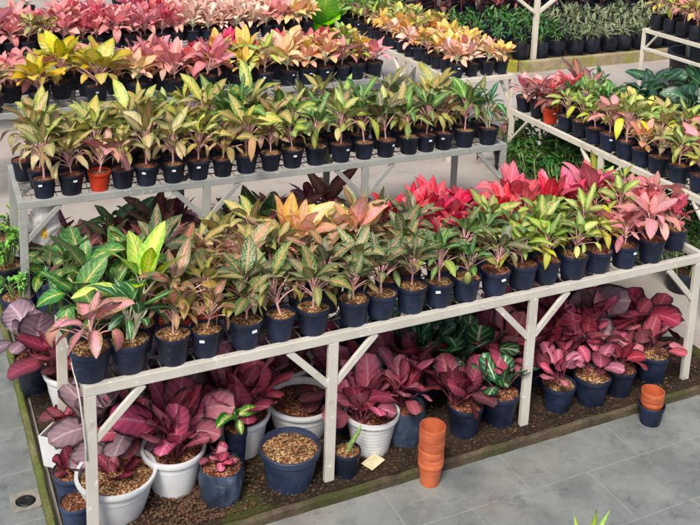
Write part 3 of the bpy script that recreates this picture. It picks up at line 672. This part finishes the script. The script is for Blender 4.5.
# bench D ---------------------------------------------------------------
GD = 'potted plants on the far pink bench'
for r in range(5):
    for i in range(26):
        x = -.38 + .15 * i + (.07 if r % 2 else 0) + RNG.uniform(-.015, .015)
        if x > 3.3: continue
        q = RNG.random()
        if x < .45: k = 'pink' if q < .6 else 'salmon'
        elif x < .9: k = 'salmon' if q < .4 else 'hot_pink' if q < .6 else 'olive' if q < .8 else 'pink'
        elif x < 1.95: k = 'hot_pink' if q < .4 else 'pink'
        else: k = 'cream' if q < .75 else 'peach' if q < .85 else 'pink'
        X, Y = bxy(-.6, 5.2, .05, x + .6, .075 + .127 * r)
        place(k, X, Y, H, bench_label(k, i, (ROWN[:3] + ['fourth row', 'back row'])[r], 'far pink bench'), GD, pot='pot_dark', r=.068, h=.12, sc=RNG.uniform(.95, 1.25), zs=1.15, soil='soil_dark')
place('cabbage', 3.52, 5.75, 0, 'bright green broad leaved fern standing between the far benches', None, pot='tub', r=.17, h=.74, soil='soil_dark', sc=1.7, cat='fern')
for i in range(9):
    X, Y = bxy(-.8, 6.75, .05, .2 + .33 * i, .15 + .12 * (i % 2))
    k = ['salmon', 'golden', 'pink', 'olive', 'cream'][i % 5]
    place(k, X, Y, H, bench_label(k, i, 'only row', 'rearmost bench'), 'potted plants on the rearmost bench', pot='pot_dark', r=.08, h=.13, sc=1.1, soil='soil_dark')
# bench E (golden) ------------------------------------------------------
GE = 'potted plants on the golden bench'
cols = ['aisle column', 'second column', 'third column', 'outer column']
for c in range(4):
    for i in range(16):
        y = 3.47 + .158 * i + RNG.uniform(-.012, .012); x = 3.755 + .152 * c + RNG.uniform(-.01, .01)
        q = RNG.random()
        if y < 3.75: k = 'peach' if q < .45 else 'golden' if q < .7 else 'cream'
        elif y < 4.8: k = 'golden' if q < .5 else 'cream' if q < .65 else 'peach' if q < .8 else 'yellow_olive'
        else: k = 'light_green' if q < .5 else 'golden' if q < .75 else 'plain_green'
        place(k, x, y, H, f'{KIND[k][4]}, {ordn(i)} back, {cols[c]} of golden bench', GE, pot='pot_dark', r=.068, h=.12, sc=RNG.uniform(.9, 1.15), soil='soil_dark', tagged=c == 0 and RNG.random() < .3)
# bench G (right) -------------------------------------------------------
GG = 'potted plants on the right hand aisle bench'
for c in range(4):
    for i in range(15):
        y = 2.43 - .158 * i + RNG.uniform(-.012, .012); x = 3.725 + .152 * c + RNG.uniform(-.01, .01)
        q = RNG.random()
        if i < 2: k = 'hot_pink' if q < .4 else 'pink' if q < .8 else 'wine_dark'
        elif i < 6: k = ('light_green' if q < .5 else 'plain_green') if c < 3 else ('golden' if q < .5 else 'plain_green')
        else: k = pick(q, ('yellow_olive', .34), ('light_green', .33), ('olive', .18), ('salmon', .1), ('pink', .05))
        if c == 0: k = {0: 'pink', 1: 'wine_dark', 2: 'wine_dark', 3: 'light_green', 4: 'light_green', 5: 'light_green', 6: 'salmon', 7: 'light_green', 8: 'peach', 9: 'olive', 10: 'light_green', 11: 'yellow_olive', 12: 'light_green'}.get(i, k)
        red = c == 0 and i == 2
        lab = f'{KIND[k][4]}, {ordn(i)} from far end, {cols[c]} of aisle bench'
        if red: lab = 'dark red leaved plant in the bright red pot on the aisle bench'
        place(k, x, y, H, lab, GG, pot='pot_red' if red else 'pot_dark' if i < 5 else 'pot_navy', r=.064 if i < 3 else .07, sc=RNG.uniform(.85, 1.0) if i < 3 else RNG.uniform(.9, 1.12), soil=soilpick(), tagged=RNG.random() < .15)
# bench H (top right) ---------------------------------------------------
for c in range(4):
    for i in range(9):
        y = 4.55 - .19 * i; x = 7.02 + .17 * c
        q = RNG.random(); k = 'yellow_olive' if q < .35 else 'salmon' if q < .6 else 'golden' if q < .75 else 'light_green'
        place(k, x, y, H, f'{KIND[k][4]} in black bag, {ordn(i)} from far end, {cols[c]} of bag bench', 'bagged plants on the top right bench', pot='bag_black', r=.08, h=.16, style='bag', sc=1.25, soil='soil_dark')

# ------------------------------------------------------------------ plants on the bed under bench A
Z = .046
GU = 'calatheas on the bed under the front bench'
def U(kind, x, y, r, h, pot, style, label, sc=1.0, n=1, soil='soil_red', **kw):
    return place(kind, x, y, Z, label, GU, pot=pot, r=r, h=h, style=style, sc=sc, n_plants=n, soil=soil, **kw)
U('prayer_wine', .15, .19, .155, .175, 'pot_white', 'bowl', 'large white pot with a low wine red calathea beside the corner leg', .75, 1, 'soil_tan', sink=.03)
U('prayer_pink', .40, .24, .13, .19, 'pot_white', 'bowl', 'white pot of pink calathea right of the corner pot, brown soil showing', 1.35, 3)
U('prayer_pink', .74, .36, .125, .19, 'pot_white', 'bowl', 'white pot of pink calathea standing behind the variegated plant', 1.4, 3)
U('splash', .665, .215, .048, .21, 'pot_navy', 'plain', 'yellow and green splashed plant in front of the pink calatheas', 1.15, 1)
U('prayer_pink', .56, .09, .09, .15, 'bag_crumple', 'crumple', 'crumpled blue grey plastic bag holding a small pink calathea', .5, 1, 'soil_red', name='bagged_calathea')
U(None, .86, .075, .13, .17, 'pot_blue', 'plain', 'large dusty blue pot of bare tan soil left of the second leg', soil='soil_tan', name='soil_filled_pot', cat='pot')
U('prayer_wine', 1.04, .38, .16, .17, 'pot_white', 'bowl', 'wide white bowl of brown soil with one tiny wine red shoot', .32, 1, sink=.02)
U('prayer_mauve', 1.08, .70, .145, .18, 'pot_white', 'bowl', 'white bowl of brown soil behind the other wide white bowl', .6, 1)
stub = U(None, 1.105, .025, .064, .12, 'pot_navy', 'plain', 'little navy pot with one green stub right of the second leg', soil='soil_tan', name='stub_cutting_pot')
mbs = MB(); mbs.tube([(0, 0, .09), (.02, -.005, .15), (.05, -.01, .2), (.06, -.012, .235)], [.011, .012, .010, .002], 8)
link('stem', mbs.mesh('stub_stem', MAT['stem_green'], True), stub)
U('prayer_pink', 1.285, .145, .12, .185, 'pot_white', 'rib', 'ribbed white pot with a pink calathea between the second leg and the terracotta stack', 1.2, 2)
U('prayer_wine', 1.34, .48, .12, .19, 'pot_white', 'bowl', 'white pot with wine red calathea behind the ribbed white pot', .9, 1)
U('prayer_pink', 1.46, .14, .092, .17, 'bag_crumple', 'bag', 'blue grey bag pot with tall pink calathea behind the terracotta stack', 1.15, 2, name='bagged_calathea')
U('prayer_wine', 1.74, .075, .085, .15, 'pot_navy', 'plain', 'navy pot of wine red calathea just right of the terracotta stack', 1.0, 2)
U('prayer_green', 1.94, .085, .09, .155, 'pot_navy', 'plain', 'navy pot of white veined green calathea next to the third leg', 1.25, 1)
U('prayer_pink', 2.27, .065, .088, .14, 'pot_navy', 'plain', 'navy pot of pink calathea first on the right of the third leg', 1.0, 1, 'soil_tan')
U('prayer_pink', 2.46, .045, .088, .14, 'pot_navy', 'plain', 'navy pot of pink calathea second on the right of the third leg', .9, 1, 'soil_tan')
U('prayer_wine', 2.64, .055, .085, .14, 'pot_navy', 'plain', 'navy pot of wine calathea behind the right terracotta pots, third past the leg', .85, 1)
U('prayer_pink', 2.88, .08, .092, .16, 'pot_navy', 'plain', 'navy pot of big pink calathea beside the last leg on the right', 1.1, 1, 'soil_tan')
U('prayer_wine', -.0, .33, .08, .13, 'pot_blue', 'plain', 'dusty blue pot behind the small pot of pinkish husk on the left kerb', .7, 1, sink=.03)
U(None, -.015, .155, .07, .12, 'pot_blue', 'plain', 'small dusty blue pot of pinkish husk near the floor drain', soil='soil_red', name='soil_filled_pot', cat='pot')
U('prayer_wine', .02, .58, .1, .15, 'pot_white', 'square', 'square white pot with wine red leaves at the left kerb', .75, 1)
U('prayer_mauve', .22, .49, .1, .15, 'pot_white', 'square', 'square white pot with mauve leaves behind the corner leg', 1.3, 3)
U('prayer_wine', .12, .98, .135, .2, 'pot_white', 'bowl', 'white pot whose wine red and mauve leaves lean over the left paving', 1.5, 3)
U('prayer_mauve', -.03, 1.2, .09, .16, 'pot_dark', 'plain', 'huge mauve leaf calathea in dark pot beside the left kerb', 1.4, 1)
U('prayer_mauve', .36, .66, .13, .19, 'pot_white', 'bowl', 'white pot of mauve calathea deep behind the corner brace', 1.6, 3)
U('prayer_mauve', .58, .58, .14, .2, 'pot_white', 'bowl', 'white pot of mauve calathea behind the two white pots of pink calathea', 1.6, 3)
more = [('prayer_pink', .3, .42), ('prayer_wine', .9, .68), ('prayer_mauve', .5, .85), ('prayer_wine', 1.22, .33), ('prayer_pink', .82, .55), ('prayer_mauve', .8, .85), ('prayer_wine', .3, .95), ('prayer_wine', 1.22, .75), ('prayer_wine', 1.6, .32), ('prayer_blue', 1.42, .62), ('prayer_green', 1.72, .40), ('prayer_green', 1.9, .34), ('prayer_green', 1.62, .62),
        ('prayer_pink', 2.12, .27), ('prayer_wine', 2.3, .30), ('prayer_pink', 2.52, .26), ('prayer_pink', 2.72, .28), ('prayer_wine', 2.95, .27), ('prayer_green', 1.9, .62), ('prayer_wine', 2.1, .5), ('prayer_pink', 2.3, .52), ('prayer_pink', 2.5, .46), ('prayer_mauve', 2.7, .46)]
for i, (k, x, y) in enumerate(more):
    U(k, x, y, .088, .15, 'pot_navy', 'plain', f'{KIND[k][4]} in navy pot, {ordn(i)} among those behind the outer pots', 1.45, 2)
# ------------------------------------------------------------------ left kerb herbs, plants under bench B
place('herb', -.02, 1.92, Z, 'light green herb in a navy pot on the kerb left of the benches', None, pot='pot_navy', r=.095, h=.15, sc=1.1, tagged=True)
place('herb', -.03, 2.28, Z, 'light green herb standing second along the left kerb', None, pot='pot_dark', r=.095, h=.17, sc=1.25)
place('herb', .0, 2.75, Z, 'light green herb farthest back along the left kerb', None, pot='pot_dark', r=.095, h=.15, sc=1.2)
place('prayer_green', .13, 1.95, Z, 'slate blue pot beside the leg of the middle grey bench', None, pot='pot_blue', r=.08, h=.2, sc=.6)
ub = ['big_green', 'wine_dark', 'wine_dark', 'pink', 'wine_dark', 'dark_fleck', 'salmon', 'green_fleck', 'wine_dark', 'wine_dark', 'cordyline', 'wine_dark', 'wine_dark', 'big_green']
for r in range(3):
    for i in range(14):
        k = ub[(i + r * 5) % 14]
        place(k, .16 + .15 * i + .06 * (r % 2) + RNG.uniform(-.02, .02), 1.98 + .2 * r + RNG.uniform(-.03, .03), Z if i < 6 else 0, f'{KIND[k][4]} under the middle grey bench, {ordn(i)} from left, {ORD[r]} row', 'plants under the middle grey bench', pot='pot_dark', r=.075, h=.13, sc=1.2 if k != 'cordyline' else .8, soil='soil_dark')
gu = ['wine_dark', 'dark_fleck', 'big_green', 'salmon', 'dark_fleck', 'pink']
for i, k in enumerate(gu):
    place(k, .25 + .26 * i, 1.25 + .15 * (i % 3), Z if i < 3 else 0, f'{KIND[k][4]} on the ground behind the front bench, {ordn(i)} from left', 'plants on the ground between benches', pot='pot_dark', r=.09, h=.15, sc=1.25, soil='soil_dark')
# ------------------------------------------------------------------ greenery under / beyond the aisle benches
for i, (x, y, s) in enumerate([(3.72, 2.42, .85), (3.98, 2.36, 1.05), (4.2, 2.5, 1.05), (3.74, 2.12, .95), (4.0, 2.0, 1.05), (3.74, 1.8, 1.0), (4.1, 1.6, 1.0), (3.78, 1.5, 1.0), (3.8, 1.2, .95), (4.1, 1.1, .95), (3.85, .85, .95), (4.1, .5, .9)]):
    place('fern', x, y, 0, f'deep green feathery bush under the aisle bench, {ordn(i)} from its far end', 'feathery bushes under the aisle bench', pot='bag_black', r=.1, h=.14, style='bag', sc=s, soil='soil_dark', cat='bush')
for i, (x, y, k) in enumerate([(4.05, 3.1, 'wine_dark'), (4.3, 3.7, 'olive')]):
    place(k, x, y, 0, ['dull reddish plant on the concrete under the golden bench corner', 'olive plant on the concrete in the shade of the golden bench', 'deep green plant on the concrete past the end of the middle bench', 'yellowish plant on the concrete near the golden bench leg'][i], None, pot='pot_dark', r=.09, h=.15, sc=1.35, soil='soil_dark')
tl = [(6.15, 3.75, 1.3), (6.5, 3.95, 1.35), (6.85, 3.7, 1.35), (6.35, 3.35, 1.25), (6.75, 3.3, 1.35), (7.2, 3.6, 1.5), (6.0, 3.2, 1.1), (7.05, 3.1, 1.3), (6.5, 2.95, 1.2)]
for i, (x, y, s) in enumerate(sorted(tl)):
    place('teal', x, y, 0, f'blue green broad leaved plant, {ordn(i)} from left in clump before bag bench', 'blue green plants before the bag bench', pot='bag_black', r=.13, h=.2, style='bag', sc=s, soil='soil_dark')
place('bag_green', 6.1, 4.35, 0, 'small green plant in a black bag left of the bag bench leg', None, pot='bag_black', r=.1, h=.16, style='bag', sc=1.2, soil='soil_dark')
tub = MB(); tub.lathe([(.3, 0), (.36, .45), (.385, .46), (.385, .5), (.36, .5), (.34, .1)], 40)
t = thing('plastic_tub', 'big dark round tub beneath the bag bench', 'tub', (7.5, 4.3, 0)); link('body', tub.mesh('tub', MAT['tub'], True), t)
# ------------------------------------------------------------------ raised bed F with bagged plants
struct('raised_bed_soil', bed_mesh([(5.55, 6.45), (6.2, 5.86), (9.9, 5.86), (9.9, 12.5), (5.55, 12.5)], .12).mesh('raised_bed_soil', soil_bed_mat()))
kerb('kerb', (6.17, 5.83, 0), (9.95, 5.83, 0), kerb_mat('bed_kerb', '8a7c62', 'a89a7c', '8a8a3a'), .08, .14, .9)
kerb('kerb', (5.5, 6.45, 0), (6.15, 5.86, 0), kerb_mat('bed_kerb_moss', '7a7440', '8c8440', '94902a', .35), .08, .14, .9)
kerb('kerb', (5.5, 12, 0), (5.5, 6.5, 0), KM2, .08, .14, .9)
nF = 0
for r in range(6):
    cnt = -1
    for i in range(17):
        x = 5.78 + .265 * i + (.12 if r % 2 else 0) + RNG.uniform(-.02, .02); y = 6.02 + .27 * r + RNG.uniform(-.02, .02)
        if x < 6.25 - (y - 5.85) * .9 + .1 or x > 9.6: continue
        cnt += 1; k = 'bag_green' if x < 6.9 + .12 * r else 'stripe'
        place(k, x, y, .12, f'{KIND[k][4]} in black bag, {ordn(cnt)} along {ORD[r]} row of raised bed', 'bagged plants on the raised bed', pot='bag_black', r=.105, h=.2, style='bag', sc=RNG.uniform(.8, 1.05), soil='soil_red' if r == 0 else 'soil_dark')
for r in range(4):
    for i in range(15):
        x = 5.9 + .3 * i + .15 * (r % 2) + RNG.uniform(-.03, .03); y = 7.75 + .42 * r + RNG.uniform(-.03, .03)
        q = RNG.random(); k = 'cordyline' if q < .8 else 'wine_dark'
        place(k, x, y, .12, f'{KIND[k][4]} in black bag, {ordn(i)} along {ORD[r]} row behind raised bed', 'dark bagged plants at the back', pot='bag_black', r=.11, h=.24, style='bag', sc=1.35, soil='soil_dark')
def post(x, y, z0, z1, label, brace=None):
    t = thing('frame_post', label, 'post', (x, y, z0), 0, 'white frame posts')
    mb = MB(); mb.box((0, 0, (z1 - z0) / 2), (.055, .055, z1 - z0)); bevel(link('upright', mb.mesh('upright', MAT['frame_cream']), t), .003)
    mb = MB(); mb.box((0, 0, z1 - z0 + .025), (1.1 if brace else .1, .05, .05)); bevel(link('top_rail', mb.mesh('top_rail', MAT['frame_cream']), t), .003)
    if brace:
        for sg in (-1, 1):
            mb = MB(); mb.bar((sg * .025, 0, brace - z0), (sg * .5, 0, z1 - z0), .04, .04, (0, 1, 0)); bevel(link('brace', mb.mesh('brace', MAT['frame_cream']), t), .003)
post(6.42, 5.93, .12, 1.02, 'white post with two slanted braces on the raised bed corner', .70)
post(6.85, 8.9, .12, 1.25, 'plain white post on the far left among the dark bagged plants')
post(7.22, 8.4, .12, 1.25, 'plain white post nearer the braced post among dark bagged plants')

# ------------------------------------------------------------------ loose things
def nest(x, y, z, n, step, r, h, mat, where, first=0):
    for i in range(n):
        mb = POTS.get(('nest', mat, r, h))
        if mb is None:
            q = MB(); q.lathe([(r * .74, 0), (r * .93, h * .78), (r * 1.0, h * .80), (r * 1.02, h * .985), (r * 1.0, h), (r * .95, h), (r * .92, h * .8), (r * .7, .006)], 32); q.f.append(tuple(range(7 * 32, 8 * 32)))
            mb = POTS[('nest', mat, r, h)] = q.mesh('pot', MAT[mat], True); mb.set_sharp_from_angle(angle=R(40))
        pos = 'topmost' if i == n - 1 else 'bottom' if i == 0 else ORD[n - 1 - i] + ' from the top'
        tag(link('terracotta_pot' if 'terra' in mat else 'nursery_pot', mb, None, (x + RNG.uniform(-.0012, .0012), y + RNG.uniform(-.0012, .0012), z + step * i), RNG.uniform(0, 6)), where.format(pos), 'pot', 'empty pots nested in stacks' if n > 1 else None)
nest(1.44, -.125, .0045, 9, .0205, .056, .115, 'pot_terra', 'empty terracotta pot, {} in the tall stack on the paving')
nest(2.66, -.165, .0045, 1, 0, .064, .10, 'pot_navy', 'empty navy pot on the paving holding three terracotta pots')
nest(2.66, -.165, .022, 3, .024, .054, .105, 'pot_terra', 'empty terracotta pot, {} of the three inside the navy pot')
# floor drain
dm = MB(); 
t = thing('floor_drain', 'square floor drain with a dark round hole by the left kerb', 'drain', (-.175, .43, .004))
mb = MB(); n = 28; sq = []
for j in range(n):
    a = 2 * math.pi * j / n; c, s = math.cos(a), math.sin(a); k = .06 / max(abs(c), abs(s)); sq.append((c * k, s * k))
for z_, rr in ((.006, None), (.006, .042), (-.002, .040)):
    for j in range(n):
        a = 2 * math.pi * j / n; mb.v.append((sq[j][0], sq[j][1], z_) if rr is None else (rr * math.cos(a), rr * math.sin(a), z_))
for j in range(n): mb.v.append((sq[j][0], sq[j][1], .0005))
for k in (0, 1):
    for j in range(n): mb.f.append((k * n + j, k * n + (j + 1) % n, (k + 1) * n + (j + 1) % n, (k + 1) * n + j))
for j in range(n): mb.f.append((j, 3 * n + j, 3 * n + (j + 1) % n, (j + 1) % n))
link('surround', mb.mesh('surround', plain_mat('drain_cement', '77736a', '8c877c', 30, .8)), t)
mb = MB(); mb.lathe([(.040, .0005), (.030, .003), (.028, .006), (.02, .006), (.018, .003), (.004, .003)], 24)
link('grate', mb.mesh('grate', plain_mat('drain_dark', '080808', '1c1a18', 30, .5), True), t)
# hanging plastic bag with a yellow packet
g = G('clear_plastic'); g.fin(lin('dcdcd8'), .25, .5); g.put(g.bsdf.inputs['Alpha'], .55); BAGM = g.m
def crumple(sx, sy, sz, seed, n=10):
    r = random.Random(seed); mb = MB()
    for k in range(n + 1):
        z = k / n; q = (.55 + .6 * math.sin(math.pi * (z * .8 + .12)))
        for j in range(14):
            a = 2 * math.pi * j / 14; mb.v.append((sx * q * math.cos(a) * r.uniform(.85, 1.12), sy * q * math.sin(a) * r.uniform(.8, 1.2), sz * z + r.uniform(-.006, .006)))
    for k in range(n):
        for j in range(14): mb.f.append((k * 14 + j, k * 14 + (j + 1) % 14, (k + 1) * 14 + (j + 1) % 14, (k + 1) * 14 + j))
    mb.f.append(tuple(reversed(range(14)))); return mb
t = thing('plastic_bag', 'clear plastic bag with a yellow packet under the middle bench corner', 'bag', (.14, 1.96, .46))
link('bag', crumple(.075, .04, .22, 3).mesh('bag', BAGM, False), t)
link('packet', crumple(.022, .015, .06, 5).mesh('packet', plain_mat('yellow_packet', 'c8a020', 'e0c040', 30, .4)), t, (.0, -.03, .04))
# cream card on the soil, cable on the corner leg
mb = MB(); mb.box((0, 0, 0), (.1, .06, .002)); o = tag(link('paper_card', mb.mesh('paper_card', plain_mat('cream_card', 'bfb48c', 'd0c8a4', 20, .8)), None, (1.235, .02, .066), .5), 'cream card lying at the foot of the ribbed white pot', 'card'); o.rotation_euler = (.12, .05, .5)
mb = MB(); mb.tube([(-.02, .14, .77), (-.022, .08, .765), (-.02, .02, .745), (-.016, -.006, .69), (-.006, -.008, .58), (.0, -.006, .5), (.004, -.005, .44)], [.0035] * 7, 6)
tag(link('cable', mb.mesh('cable', MAT['frame'], True)), 'thin pale cable hanging down the front bench corner leg', 'cable')
# foreground plant tips and teal container below the frame edge
place('strap_lime', 1.54, -1.05, .004, 'lime green sword leaved plant rising from the bottom edge of the picture', None, pot='pot_dark', r=.09, h=.14, sc=.8)
mb = MB(); mb.lathe([(.04, 0), (.05, .29), (.056, .292), (.056, .312), (.048, .312), (.04, .2)], 24); t = thing('teal_planter', 'teal plastic planter just showing at the bottom edge', 'planter', (1.36, -.86, .004)); link('body', mb.mesh('teal', MAT['pot_teal'], True), t)
# husk and dry bits on the bed (nobody could count them)
mb = MB(); rr = random.Random(8)
for i in range(2600):
    if rr.random() < .4: x, y = rr.gauss(.42, .13), rr.uniform(-.03, .25)
    else: x, y = rr.uniform(-.05, 3.2), rr.uniform(-.04, .5)
    s = rr.uniform(.003, .009); q = Matrix.Rotation(rr.uniform(0, 6), 3, 'Z') @ Matrix.Rotation(rr.uniform(-.6, .6), 3, 'X')
    mb.box((x, y, .05 + rr.uniform(0, .008)), (s * 1.6, s, s * .35), q)
o = link('husk_debris', mb.mesh('husk_debris', plain_mat('husk', '3a281e', '6e503a', 90, .9))); o['kind'] = 'stuff'
dup = {k: v for k, v in LABELS.items() if v > 1}
print('DUP LABELS', len(dup), list(dup)[:5], 'LONG', [k for k in LABELS if len(k.split()) > 16][:6], 'N', sum(LABELS.values()))
